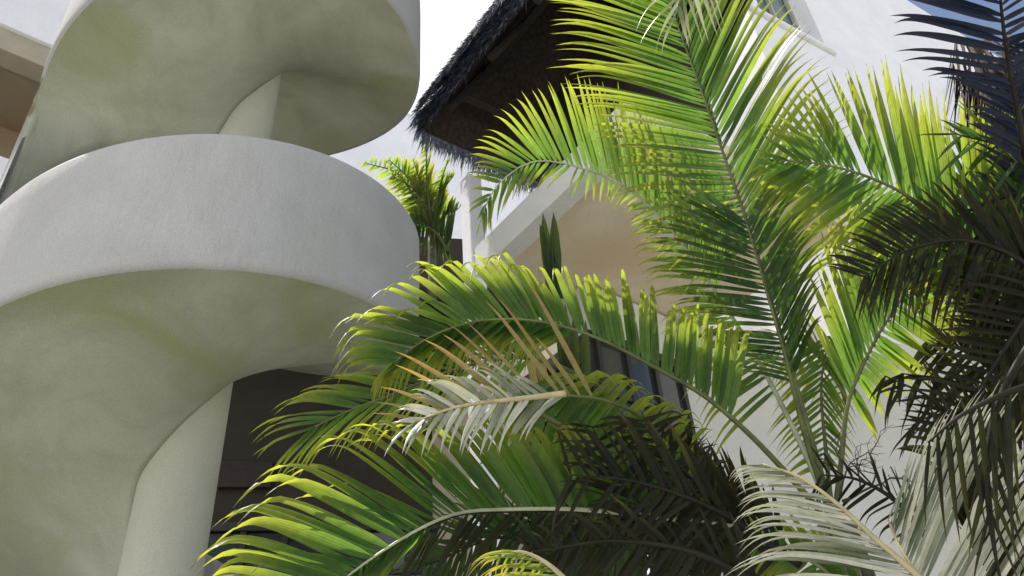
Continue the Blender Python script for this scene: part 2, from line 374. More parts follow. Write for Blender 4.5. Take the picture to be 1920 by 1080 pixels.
# corner post, white, left edge of the house
mb = MB(); q = np.array(on_plane(878, 400, PF, AZA)[:2]) - nA * .0
mb.box((*(q - dA * .06 + nA * .02), 0), (*(-dA * -.16), 0), (*(-nA * .16), 0), (0, 0, on_plane(872, 335, PF, AZA)[2]))
mb.build('post', M['white'], rb, bevel=.01)
# walls under the slab
C = azp(6.4, 6.3)
zw = C_z = CAM[2] + 6.3 * math.tan(rad(31.2))
mb = MB()
mb.box((*C, zw), (*(dA * 3.6), 0), (*(dB * .2), 0), (0, 0, zfb + .028 - zw))
mb.box((*(C + dA * 1.05), 0), (*(dA * 2.6), 0), (*(dB * .2), 0), (0, 0, zw - .001))
mb.build('side_wall', M['cream'], rb)
# corner window: frames and panes on both faces
wf = MB(); wg = MB()
def grid(p, d, nrm, W, H, ncol, zt, rows_):
    for k in range(ncol + 1):
        q = p + d * (W * k / ncol) ; wf.box((*(q - d * .025), zt - H), (*(d * .05), 0), (*(nrm * .06), 0), (0, 0, H))
    for h_ in rows_: wf.box((*(p + nrm * .003), zt - h_), (*(d * W), 0), (*(nrm * .05), 0), (0, 0, .05))
    wf.box((*(p - d * .03), zt), (*(d * (W + .05)), 0), (*(nrm * .07), 0), (0, 0, .09))
    wg.box((*(p + nrm * .01), zt - H), (*(d * W), 0), (*(nrm * .012), 0), (0, 0, H))
grid(C + nA * .002, dA, nA, 1.05, 1.6, 4, zw - .09, (.45, .98, 1.5))
grid(C, dB, nB, 1.1, 1.6, 3, zw - .09, (.55, 1.05, 1.5))
w_ = wf.build('window', M['iron'], rb); wg.build('pane', M['glass'], w_)
# grey wall that runs back, then sweeps round in a concave curve towards the viewer
path = [C + dB * 1.13, C + dB * 1.3]
p1 = C + dB * 1.3; aend = 143.0
ang = AZB; p = p1.copy(); st = .115
while ang < aend:
    ang += 4.2; p = p + dirv(ang) * st; path.append(p.copy())
for k in range(12): p = p + dirv(aend) * .3; path.append(p.copy())
mb = MB(); zt2 = zfb + .02; vs = []; N_ = len(path)
path = np.array(path)
tn = np.gradient(path, axis=0); tn /= np.linalg.norm(tn, axis=1)[:, None]
nn = np.stack([tn[:, 1], -tn[:, 0]], 1)
zr = np.linspace(0, zt2, 12)
for (q, n_) in zip(path, nn):
    for z in zr: vs.append((*q, z))
    for z in zr[::-1]: vs.append((*(q - n_ * .2), z))
nz = 24
mb.add(vs, [(i * nz + k, i * nz + (k + 1) % nz, (i + 1) * nz + (k + 1) % nz, (i + 1) * nz + k) for i in range(N_ - 1) for k in range(nz)] + [tuple(range(nz)), tuple((N_ - 1) * nz + k for k in range(nz))])
mb.build('curved_wall', M['grey'], rb, smooth=True)
mb = MB(); mb.box((*(C + nB * -.0), zw), (*(dB * 1.14), 0), (*(-nB * .2), 0), (0, 0, zfb - zw)); mb.build('lintel_wall', M['grey'], rb)

# ---- upper white house (top right) --------------------------------------
AZU = 57.5; K = azp(26.8, 7.5); dU = dirv(AZU); nU = dirv(AZU + 90)
ub = empty('white_house', (K[0] + 2, K[1] + 2, 0), 'pale upper house with a blue green window above a thin ledge, top right', 'house')
def wu(x, y, off=0): return on_plane(x, y, K + nU * off, AZU)
zub = zfb - .55
a1, a2 = wu(1478, 10), wu(1512, 5)      # window x range
wx0 = (wu(1474, 0)[:2] - K) @ dU; wx1 = (wu(1546, 82)[:2] - K) @ dU
wzb = wu(1546, 82)[2]
LU = 9.7; zu1 = wzb + 3.4
mb = MB()
th = .32
def ubox(s0, s1, za, zb): 
    q = K + dU * s0; mb.box((*q, za), (*(dU * (s1 - s0)), 0), (*(-nU * th), 0), (0, 0, zb - za))
sx0 = wx0 - .75
ubox(0, LU, zub, wzb); ubox(wx1, LU, wzb + .0, zu1); ubox(0, sx0, wzb, zu1); ubox(sx0, wx1, wzb + 2.0, zu1)
q = K - nU * th; mb.box((*q, zub), (*(dA * 4.6), 0), (*(dirv(AZA + 90) * .3), 0), (0, 0, zu1 - zub))
mb.build('wall', M['white'], ub)
mb = MB(); q = K + dU * sx0 - nU * (th - .02)
mb.box((*q, wzb), (*(dU * (wx1 - sx0)), 0), (*(-nU * .02), 0), (0, 0, 2.0)); 
wn = MB()
for s_ in (sx0, wx0 - .02, wx1 - .05): q = K + dU * s_ - nU * (th - .08); wn.box((*q, wzb), (*(dU * .05), 0), (*(-nU * .05), 0), (0, 0, 2.0))
q = K + dU * sx0 - nU * (th - .085); wn.box((*q, wzb), (*(dU * (wx1 - sx0)), 0), (*(-nU * .05), 0), (0, 0, .05))
wo_ = wn.build('window', M['parapet'], ub); mb.build('pane', M['glassblue'], wo_)
q = K + dU * .0 + nU * .002; l1 = (wu(1565, 106)[:2] - K) @ dU; zl = wu(1565, 106)[2]
mb = MB(); mb.box((*q, zl), (*(dU * l1), 0), (*(nU * .05), 0), (0, 0, .06)); mb.build('ledge', M['grey'], ub, bevel=.008)
mb = MB(); mb.box((*(K - nU * .01), zub - .2), (*(dU * LU), 0), (*(-nU * 3.0), 0), (0, 0, .198)); mb.build('floor_slab', M['grey'], ub)

# ---- thatched roof -------------------------------------------------------
EC = on_plane(787, 243, azp(-8.2, 5.9), 0)          # eave corner
AZE = 142.5; dE = dirv(AZE); dG = dirv(AZE - 90)     # dE: eave running towards camera right, dG: eave running away right
L1_, L2_ = 3.0, 3.4; rise = 3.1
ec = EC[:2]
th_ = empty('thatched_roof', tuple(EC), 'shaggy palm thatch roof, sky light put into its blue grey colour, with dark underside over the terrace', 'roof')
z0 = EC[2]
inner = (L2_ / 2)
c0 = ec; c1 = ec + dE * L1_; c2 = c1 + dG * 1.75; c3 = ec + dG * L2_
r0 = ec + dG * inner + dE * inner * .8; r1 = c1 + dG * (inner - .1)
def roofv(off): return [(*c0, z0 + off), (*c1, z0 + off), (*c2, z0 + off), (*c3, z0 + off), (*r0, z0 + rise + off), (*r1, z0 + rise + off)]
fs = [(0, 1, 5, 4), (1, 2, 5), (2, 3, 4, 5), (3, 0, 4)]
mb = MB(); mb.add(roofv(0) + roofv(.22), [f[::-1] for f in fs] + [tuple(i + 6 for i in f) for f in fs] + [(0, 1, 7, 6), (1, 2, 8, 7), (2, 3, 9, 8), (3, 0, 6, 9)])
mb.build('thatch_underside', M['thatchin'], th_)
mb = MB(); R_ = np.random.default_rng(3)
def strands(P0, P1, Q0, Q1, n, L, up=.0):
    """strand field on the slope between eave P0-P1 and ridge Q0-Q1"""
    P0, P1, Q0, Q1 = map(np.array, (P0, P1, Q0, Q1))
    nrm = np.cross(P1 - P0, Q0 - P0); nrm /= np.linalg.norm(nrm)
    if nrm[2] < 0: nrm = -nrm
    for _ in range(n):
        u, v = R_.random(), R_.random() ** 1.1
        b = (P0 * (1 - u) + P1 * u) * (1 - v) + (Q0 * (1 - u) + Q1 * u) * v
        dn = ((P0 * (1 - u) + P1 * u) - (Q0 * (1 - u) + Q1 * u)); dn /= np.linalg.norm(dn)
        side = np.cross(dn, nrm); l = L * (.5 + R_.random())
        layer = (v * 14) % 1
        b = b + nrm * (.02 + .05 * layer + .03 * R_.random())
        d = dn + side * R_.normal(0, .18) + nrm * R_.normal(.07, .09); wd_ = .004 + .005 * R_.random()
        pp = [b, b + d * l * .5 + nrm * .015, b + d * l + np.array([0, 0, -.12 * l])]
        mb.add([pp[0] - side * wd_, pp[0] + side * wd_, pp[1] + side * wd_, pp[1] - side * wd_, pp[2]], [(0, 1, 2, 3), (3, 2, 4)])
rv = roofv(.22)
strands(rv[0], rv[1], rv[4], rv[5], 34000, .2)
strands(rv[3], rv[0], rv[4], rv[4], 9000, .2)
def fringe(P0, P1, n, L, out):
    P0, P1 = np.array(P0), np.array(P1)
    for _ in range(n):
        b = P0 + (P1 - P0) * R_.random() + np.array([0, 0, R_.random() * .26]) 
        l = L * (.4 + R_.random()); d = np.array([*(out * (.35 + .3 * R_.random())), -1.0]) + R_.normal(0, .16, 3)
        wd_ = .004 + .005 * R_.random(); side = np.array([-out[1], out[0], 0])
        mb.add([b - side * wd_, b + side * wd_, b + d * l * .6 + side * wd_ * .7, b + d * l * .6 - side * wd_ * .7, b + d * l * 1.0 + np.array([0, 0, -.1 * l])], [(0, 1, 2, 3), (3, 2, 4)])
oE = -dG; oG = -dE
fringe(rv[0][:2] + (z0,), rv[1][:2] + (z0,), 6500, .16, oE)
fringe(rv[0][:2] + (z0,), rv[3][:2] + (z0,), 3200, .17, oG)
mb.build('thatch', M['thatch'], th_)
# poles under the thatch
for k in range(4):
    q = ec + dE * (.45 + .75 * k) ; a_ = np.array([*(q + dG * .1), z0 + .02]); u = (k * .85 + .45) / L1_
    b_ = np.array([*(q + dG * inner), z0 + rise - .25]); pm = MB(); pm.tube([a_ - [0, 0, .05], b_], .045); pm.build('rafter', M['darkwood'], th_)
pm = MB(); pm.tube([np.array([*(ec + dG * .55 + dE * .3), z0 + .75]), np.array([*(c1 + dG * .55), z0 + .75])], .05); pm.build('purlin', M['darkwood'], th_)
pm = MB(); pm.tube([np.array([*(ec + dE * .4 + dG * .3), z0 + .3]), np.array([*(c3 + dE * .5), z0 + .3])], .05); pm.build('purlin', M['darkwood'], th_)
# added dark sheet for the shaded terrace interior, and red beam above the parapet
tb = empty('terrace_backdrop', (*(cor - nA * 1.0), zft), 'dark sheet in place of the shaded terrace interior, with a red brown rail between the thatch and the grey fascia', 'screen')
mb = MB(); q = cor - nA * .9 - dA * .2
mb.box((*q, zfb + .285), (*(-dA * (LT - .1)), 0), (*(-nA * .08), 0), (0, 0, 2.3)); mb.build('shade_panel', M['darkwood'], tb)
mb = MB(); q = cor - nA * .19 - dA * .1
mb.box((*q, zft - .05), (*(-dA * (LT - .2)), 0), (*(-nA * .07), 0), (0, 0, .17)); mb.build('rail', M['redwood'], tb, bevel=.008)

# ================================================================== PALMS
def path_interp(P, t):
    P = np.array(P, float); seg = np.linalg.norm(np.diff(P, axis=0), axis=1); s = np.concatenate([[0], np.cumsum(seg)]) / seg.sum()
    # smooth curve
    t = np.atleast_1d(t); out = np.zeros((len(t), 3))
    n_ = len(P)
    M_ = np.zeros_like(P)
    for i in range(n_):
        a, b = max(i - 1, 0), min(i + 1, n_ - 1); M_[i] = (P[b] - P[a]) / (s[b] - s[a])
    for k, tt in enumerate(t):
        i = int(np.clip(np.searchsorted(s, tt) - 1, 0, n_ - 2)); h = s[i + 1] - s[i]; u = np.clip((tt - s[i]) / h, 0, 1)
        out[k] = (2*u**3 - 3*u*u + 1) * P[i] + (u**3 - 2*u*u + u) * h * M_[i] + (-2*u**3 + 3*u*u) * P[i+1] + (u**3 - u*u) * h * M_[i+1]
    return out
WUP = np.array([0, 0, 1.])
def frond(palm, rach, A, B, n=36, wd=.013, arch=.16, p=4, mat='leaf', rmat='rachis', rr=.011, jit=1.0, tilt=.0, label=None, gap=.0, fold=.35, hook=.03):
    """rach: (px, py, distance) base to tip. A/B: keyed leaflet tips (t, px, py, extra distance) of each side."""
    P = [at(*q) for q in rach]
    mbx = MB(); R = rng
    for side, keys in ((1, A), (-1, B)):
        if not keys: continue
        K_ = np.array([(k[0], k[1], k[2], k[3] if len(k) > 3 else 0) for k in keys], float)
        ts_ = np.linspace(K_[0, 0], K_[-1, 0], n)
        ts_ = ts_ + R.normal(0, .12, n) * (ts_[1] - ts_[0]); ts_ = np.clip(ts_, 0, 1)
        base = path_interp(P, ts_); nxt = path_interp(P, np.clip(ts_ + .01, 0, 1)); prv = path_interp(P, np.clip(ts_ - .01, 0, 1))
        tang = nxt - prv; tang /= np.linalg.norm(tang, axis=1)[:, None] + 1e-9
        for i in range(n):
            if R.random() < gap + .025: continue
            px = np.interp(ts_[i], K_[:, 0], K_[:, 1]) + R.normal(0, 5) * jit; py = np.interp(ts_[i], K_[:, 0], K_[:, 2]) + R.normal(0, 5) * jit
            dr = np.interp(ts_[i], K_[:, 0], K_[:, 3])
            b = base[i]; db = np.linalg.norm(b - CAM)
            T = at(px, py, db + dr + R.normal(0, .03) * jit)
            vec = T - b; L = np.linalg.norm(vec); T = b + vec * (1 + R.normal(0, .035) * jit); vec = T - b; L = np.linalg.norm(vec)
            if R.random() < .05: T = b + vec * R.uniform(.6, .85) + np.array([0, 0, -.12 * L]); vec = T - b; L = np.linalg.norm(vec)
            if L < .01: continue
            ns = 13; s = 1 - (1 - np.linspace(0, 1, ns + 1)) ** 1.35
            ar = arch * (1 + R.normal(0, .3) * jit)
            pts = b[None] + vec[None] * s[:, None] + WUP[None] * (ar * L * (s - s ** p))[:, None]
            hk = np.clip((s - .72) / .28, 0, 1) ** 1.6 * hook * L * (1 + R.normal(0, .35) * jit)
            tocam = CAM - T; tocam /= np.linalg.norm(tocam)
            pts = pts - WUP[None] * hk[:, None] + (tocam * .35 - vec / L * .25)[None] * hk[:, None]
            tg = np.gradient(pts, axis=0); tg /= np.linalg.norm(tg, axis=1)[:, None] + 1e-9
            wv = tang[i] + R.normal(0, .16, 3) * jit
            wv = wv[None] - tg * (tg @ wv)[:, None]; wv /= np.linalg.norm(wv, axis=1)[:, None] + 1e-9
            nm = np.cross(tg, wv)
            ta = tilt + R.normal(0, .18) * jit
            w2 = wv * math.cos(ta) + nm * math.sin(ta); n2 = np.cross(tg, w2)
            if n2[ns // 2] @ WUP < 0: n2 = -n2
            prof = np.interp(s, [0, .06, .25, .5, .75, .9, 1], [.35, .75, 1, .9, .55, .22, .02]) * wd * (1 + R.normal(0, .12)) * min(1, .55 + L * 1.3)
            l = pts - w2 * prof[:, None] - n2 * (prof * fold)[:, None]; r = pts + w2 * prof[:, None] - n2 * (prof * fold)[:, None]
            vs = np.empty((3 * (ns + 1), 3)); vs[0::3] = l; vs[1::3] = pts; vs[2::3] = r
            fs_ = []
            for k in range(ns):
                a0 = 3 * k; fs_ += [(a0, a0 + 1, a0 + 4, a0 + 3), (a0 + 1, a0 + 2, a0 + 5, a0 + 4)]
            rv_ = R.random()
            mbx.add(vs, fs_, lr=np.full(len(vs), rv_), ls=np.repeat(s, 3), lu=np.tile([0, .5, 1.], ns + 1))
    o = mbx.build('frond', M[mat], palm, smooth=True)
    tt = np.linspace(0, 1, 36); q = path_interp(P, tt); rm = MB(); rm.tube(q, [rr * (1 - .8 * a) for a in tt], 8); 
    ro = rm.build('rachis', M[rmat], o, smooth=True)
    if label: o['label'] = label
    return o
def canes(palm, items):
    for (x, y, d, dx, dy, r) in items:
        top = at(x, y, d); mb = MB(); pts = []; rs = []
        for k in range(26):
            u = k / 25; q = np.array([top[0] + dx * (1 - u), top[1] + dy * (1 - u), top[2] * u]); pts.append(q); rs.append(r * (1.15 - .3 * u) * (1.08 if k % 3 == 0 else 1))
        mb.tube(pts, rs, 10); mb.build('cane', M['cane'], palm, smooth=True)
def crown(x, y, d): q = at(x, y, d); return (q[0], q[1], 0)

# ---- main palm ----
P1 = empty('areca_palm', crown(1555, 960, 3.1), 'large bright green feathery palm filling the middle with long arching sunlit fronds', 'palm')
# F1 tall frond
frond(P1, [(1560, 960, 3.1), (1515, 800, 3.1), (1462, 620, 3.1), (1405, 430, 3.15), (1350, 270, 3.25), (1300, 130, 3.38), (1268, 40, 3.48), (1240, -50, 3.6)],
      [(.46, 1290, 570, .05), (.51, 1200, 460, .05), (.56, 1155, 360, 0), (.62, 1118, 275, 0), (.67, 1085, 190, -.05), (.73, 1040, 130, -.05), (.80, 1028, 55, -.1), (.88, 1040, -20, -.1), (1, 1080, -130, -.1)],
      [(.33, 1580, 500, .1), (.40, 1600, 360, .1), (.47, 1600, 220, .1), (.53, 1550, 140, .05), (.59, 1525, 75, 0), (.65, 1500, 20, 0), (.72, 1450, -40, 0), (.82, 1390, -120, 0), (1, 1310, -210, 0)],
      n=64, wd=.0122, arch=.14)
# F2 arching frond to the left
frond(P1, [(1560, 965, 3.15), (1500, 830, 3.2), (1430, 690, 3.28), (1370, 590, 3.3), (1310, 500, 3.32), (1250, 420, 3.36), (1180, 355, 3.4), (1100, 318, 3.42), (1000, 303, 3.42), (930, 350, 3.4), (905, 400, 3.38)],
      [(.42, 1400, 330, 0), (.50, 1300, 250, 0), (.58, 1225, 190, 0), (.66, 1150, 145, 0), (.72, 1085, 135, 0), (.78, 1010, 155, 0), (.83, 935, 195, 0), (.87, 890, 260, 0), (.92, 875, 320, 0), (.96, 880, 375, 0), (1, 898, 440, 0)],
      [(.22, 1330, 860, .1), (.30, 1290, 740, .1), (.38, 1235, 610, .1), (.44, 1205, 530, .1), (.50, 1200, 490, .05), (.56, 1180, 440, .05), (.62, 1180, 400, 0), (.68, 1145, 385, 0), (.74, 1115, 375, 0), (.80, 1010, 350, -.1), (.86, 960, 375, 0), (.93, 925, 420, 0), (1, 905, 450, 0)],
      n=60, wd=.0108, arch=.16, hook=.05, rmat='rachislit')
# F3 second upright stem, shorter, woven behind
frond(P1, [(1555, 960, 3.05), (1510, 820, 3.0), (1470, 660, 2.95), (1435, 540, 2.92), (1415, 470, 2.9), (1400, 420, 2.9)],
      [(.45, 1390, 690, 0), (.6, 1310, 640, 0), (.75, 1240, 540, 0), (.88, 1210, 430, 0), (1, 1250, 330, 0)],
      [(.45, 1540, 600, .1), (.6, 1540, 500, .1), (.75, 1530, 420, 0), (1, 1450, 340, 0)], n=32, wd=.0095, mat='leafdk', arch=.12)
# F5 wide translucent frond right of the centre
frond(P1, [(1565, 970, 3.1), (1578, 860, 3.1), (1592, 750, 3.1), (1640, 640, 3.1), (1690, 560, 3.1), (1735, 490, 3.1), (1770, 430, 3.1)],
      [(.40, 1500, 560, 0), (.48, 1535, 460, 0), (.56, 1550, 400, 0), (.64, 1580, 340, 0), (.74, 1630, 320, 0), (.84, 1680, 320, 0), (1, 1750, 330, 0)],
      [(.40, 1650, 830, .1), (.5, 1680, 760, .1), (.62, 1760, 700, .1), (.8, 1820, 620, .1), (1, 1840, 500, .1)],
      n=32, wd=.014, arch=.05)
# F7 broad middle frond
frond(P1, [(1540, 960, 3.0), (1450, 860, 2.95), (1390, 800, 2.9), (1320, 742, 2.85), (1230, 690, 2.8), (1130, 638, 2.75), (1040, 608, 2.76), (960, 598, 2.76), (880, 605, 2.76), (800, 635, 2.74), (740, 680, 2.72)],
      [(.26, 1410, 600, 0), (.32, 1335, 565, 0), (.38, 1290, 555, 0), (.44, 1225, 530, 0), (.50, 1155, 510, 0), (.56, 1090, 500, 0), (.61, 1020, 480, 0), (.66, 950, 475, 0), (.71, 880, 470, 0), (.76, 810, 475, 0), (.81, 745, 495, 0), (.86, 690, 550, 0), (.91, 640, 600, 0), (.95, 615, 655, 0), (1, 625, 700, 0)],
      [(.62, 985, 680, .1), (.72, 900, 680, .1), (.82, 800, 710, .1), (.9, 720, 735, .1), (1, 690, 740, 0)],
      n=70, wd=.0135, arch=.22, p=5, hook=.2)
# F8 drying frond
frond(P1, [(1340, 900, 3.0), (1230, 800, 2.85), (1130, 750, 2.65), (1020, 742, 2.55), (940, 750, 2.5), (850, 768, 2.48), (780, 795, 2.45)],
      [(.52, 985, 520, .1), (.58, 935, 545, .1), (.66, 880, 600, .05), (.74, 810, 625, .05), (.83, 730, 655, 0), (.92, 700, 730, 0), (1, 700, 800, 0)],
      [], n=17, wd=.009, arch=.02, mat='leafdry', rmat='rachis', rr=.009, label='drying yellow brown frond')
frond(P1, [(1060, 738, 2.5), (1000, 745, 2.47), (930, 752, 2.43), (850, 765, 2.4), (780, 790, 2.38)],
      [(.1, 940, 680, 0), (.4, 860, 690, 0), (.7, 770, 720, 0), (1, 720, 800, 0)],
      [(0, 975, 830, -.1), (.3, 925, 850, -.1), (.6, 850, 850, -.1), (.8, 790, 850, -.1), (1, 730, 850, -.1)], n=18, wd=.010, arch=.2, mat='leafpale', rmat='rachisdry', label='frond with sunlight put into its pale silvery leaf colour')
# F9 lime frond
frond(P1, [(960, 745, 2.75), (1040, 790, 2.75), (1120, 835, 2.78), (1200, 860, 2.8), (1260, 870, 2.85)],
      [(.0, 1090, 720, 0), (.15, 1130, 712, 0), (.3, 1175, 700, 0), (.45, 1215, 715, 0), (.6, 1245, 745, 0), (.8, 1290, 765, 0), (1, 1335, 790, 0)],
      [(.0, 950, 880, 0), (.5, 1060, 930, 0), (1, 1260, 930, 0)], n=30, wd=.016, arch=.25, p=6, hook=.15)
# F10 big low frond
frond(P1, [(1545, 1000, 2.9), (1450, 1000, 2.8), (1350, 985, 2.7), (1220, 968, 2.6), (1080, 955, 2.5), (950, 955, 2.4), (860, 962, 2.3), (780, 995, 2.2), (700, 1045, 2.15), (640, 1090, 2.1), (600, 1130, 2.1)],
      [(.28, 1290, 800, 0), (.34, 1200, 800, 0), (.40, 1120, 790, 0), (.46, 1030, 790, 0), (.52, 945, 790, 0), (.58, 860, 775, 0), (.64, 760, 780, 0), (.70, 660, 790, 0), (.75, 590, 815, 0), (.80, 520, 860, 0), (.85, 455, 910, 0), (.90, 400, 970, 0), (.95, 360, 1040, 0), (1, 350, 1110, 0)],
      [(.80, 700, 1130, .1), (1, 600, 1190, 0)],
      n=68, wd=.0138, arch=.20, p=5, hook=.10, rmat='rachislit')
frond(P1, [(1450, 1003, 2.81), (1350, 989, 2.71), (1220, 972, 2.61), (1080, 959, 2.51), (950, 959, 2.41), (860, 966, 2.31), (780, 999, 2.21)],
      [], [(.1, 1300, 1150, .1), (.4, 1060, 1130, .1), (.7, 860, 1110, .1), (1, 720, 1120, .1)], n=46, wd=.011, arch=.1, mat='leafshade', rmat='rachisdark', jit=1.5)
# F11 left mid frond, deep green
frond(P1, [(1120, 720, 3.1), (1000, 672, 3.05), (900, 680, 3.0), (820, 705, 2.95), (740, 738, 2.9), (660, 768, 2.85), (590, 800, 2.8)],
      [(.2, 930, 600, 0), (.35, 840, 625, 0), (.48, 740, 665, 0), (.6, 650, 700, 0), (.7, 590, 715, 0), (.8, 530, 750, 0), (.9, 480, 810, 0), (1, 475, 860, 0)],
      [(.25, 920, 800, .1), (.5, 760, 830, .1), (.7, 640, 850, .1), (.85, 560, 880, .1), (1, 500, 900, 0)], n=34, wd=.0105, arch=.2, mat='leaf')
# F18 hanging frond between the stems
frond(P1, [(1560, 960, 3.4), (1548, 840, 3.45), (1540, 720, 3.45), (1555, 630, 3.45)],
      [(.25, 1490, 900, 0), (.5, 1455, 870, 0), (.7, 1440, 820, 0), (1, 1450, 700, 0)],
      [(.25, 1590, 900, 0), (.6, 1600, 840, 0), (1, 1620, 760, 0)], n=20, wd=.009, arch=.12, p=3)
frond(P1, [(1590, 760, 3.5), (1560, 690, 3.5), (1500, 650, 3.5), (1440, 660, 3.5)],
      [(0, 1480, 560, 0), (.5, 1430, 600, 0), (1, 1380, 690, 0)], [(0, 1560, 800, 0), (.5, 1480, 750, 0), (1, 1420, 720, 0)], n=16, wd=.007, arch=.2, mat='leafyel')
# F19 dark swords in the lower middle
frond(P1, [(1180, 1010, 2.7), (1215, 930, 2.75), (1250, 880, 2.8), (1290, 850, 2.85)],
      [(0, 1130, 880, 0), (.4, 1180, 820, 0), (1, 1300, 780, 0)], [(0, 1370, 905, 0), (.3, 1385, 865, 0), (.6, 1358, 852, 0), (.8, 1345, 815, 0), (1, 1330, 800, 0)], n=10, wd=.017, arch=.06, mat='leafshade', rmat='rachisdark')
# F20 small dangling leaflets from above
frond(P1, [(1330, -120, 2.3), (1300, -50, 2.3), (1272, 10, 2.3)],
      [(.2, 1180, -20, 0), (.6, 1185, 60, 0), (.85, 1215, 105, 0), (1, 1252, 95, 0)], [(.2, 1370, 60, 0), (.7, 1320, 90, 0), (1, 1285, 80, 0)], n=7, wd=.008, arch=.3, mat='leafpale')
# dark fronds low in the middle, shade of the others put into their leaf colour
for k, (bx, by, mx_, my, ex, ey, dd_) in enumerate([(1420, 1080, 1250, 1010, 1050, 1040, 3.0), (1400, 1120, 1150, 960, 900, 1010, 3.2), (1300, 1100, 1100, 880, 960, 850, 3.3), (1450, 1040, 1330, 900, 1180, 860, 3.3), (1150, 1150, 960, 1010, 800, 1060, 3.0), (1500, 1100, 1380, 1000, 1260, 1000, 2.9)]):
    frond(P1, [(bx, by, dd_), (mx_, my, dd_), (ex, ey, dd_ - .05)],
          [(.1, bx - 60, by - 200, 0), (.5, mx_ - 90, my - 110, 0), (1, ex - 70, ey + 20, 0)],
          [(.1, bx + 20, by + 100, .1), (.5, mx_ - 10, my + 150, .1), (1, ex - 30, ey + 110, 0)], n=30, wd=.012, arch=.14, mat='leafshade' if k % 2 else 'leafdk', rmat='rachisdark')
for rp, A_, B_ in [  # black fronds added in front to stand for shade on the low frond
    ([(1500, 1060, 2.5), (1350, 960, 2.42), (1200, 905, 2.38), (1070, 890, 2.36)], [(.1, 1380, 850, 0), (.5, 1200, 770, 0), (1, 1020, 800, 0)], [(.1, 1400, 1100, 0), (.5, 1180, 1060, 0), (1, 1030, 1000, 0)]),
    ([(1460, 1110, 2.3), (1300, 1035, 2.25), (1150, 1015, 2.2), (1000, 1035, 2.2)], [(.1, 1360, 960, 0), (.5, 1150, 940, 0), (1, 960, 990, 0)], [(.1, 1350, 1180, 0), (.5, 1150, 1150, 0), (1, 960, 1120, 0)]),
    ([(1360, 1130, 2.5), (1240, 1000, 2.48), (1150, 880, 2.46), (1110, 800, 2.45)], [(.1, 1180, 1060, 0), (.5, 1080, 930, 0), (1, 1040, 800, 0)], [(.1, 1400, 1000, 0), (.5, 1290, 870, 0), (1, 1190, 770, 0)]),
    ([(1440, 1040, 2.6), (1330, 930, 2.6), (1260, 860, 2.6), (1200, 790, 2.6)], [(.1, 1280, 1000, 0), (.5, 1180, 900, 0), (1, 1130, 790, 0)], [(.1, 1400, 930, 0), (.5, 1330, 840, 0), (1, 1270, 760, 0)])]:
    frond(P1, rp, A_, B_, n=24, wd=.0095, arch=.12, mat='leafshade', rmat='rachisdark', gap=.1, jit=1.8, hook=.06)
canes(P1, [(1560, 950, 3.12, .02, .1, .035), (1545, 985, 3.2, -.15, .2, .03), (1590, 980, 3.3, .2, .1, .03), (1450, 1010, 2.95, -.1, .2, .028)])

# ---- right palm, most fronds with shade put into their leaf colour ----
P2 = empty('areca_palm', crown(1960, 640, 3.2), 'dense dark palm along the right edge with upright lime leaflets in its upper frond', 'palm')
frond(P2, [(1990, 640, 3.2), (1900, 540, 3.15), (1820, 455, 3.1), (1750, 400, 3.05), (1680, 355, 3.0), (1600, 322, 2.95), (1520, 305, 2.9), (1450, 300, 2.88)],
      [(.12, 1960, 260, .1), (.22, 1885, 200, .1), (.32, 1830, 180, .1), (.42, 1760, 170, .1), (.50, 1700, 140, .05), (.58, 1650, 115, .05), (.66, 1585, 112, .05), (.74, 1520, 135, 0), (.82, 1470, 175, 0), (.90, 1430, 230, 0), (1, 1415, 290, 0)],
      [(.12, 1800, 640, -.1), (.3, 1700, 560, -.1), (.45, 1620, 520, -.1), (.6, 1540, 480, -.1), (.75, 1470, 440, -.1), (.88, 1420, 390, 0), (1, 1400, 330, 0)],
      n=50, wd=.0122, arch=.07)
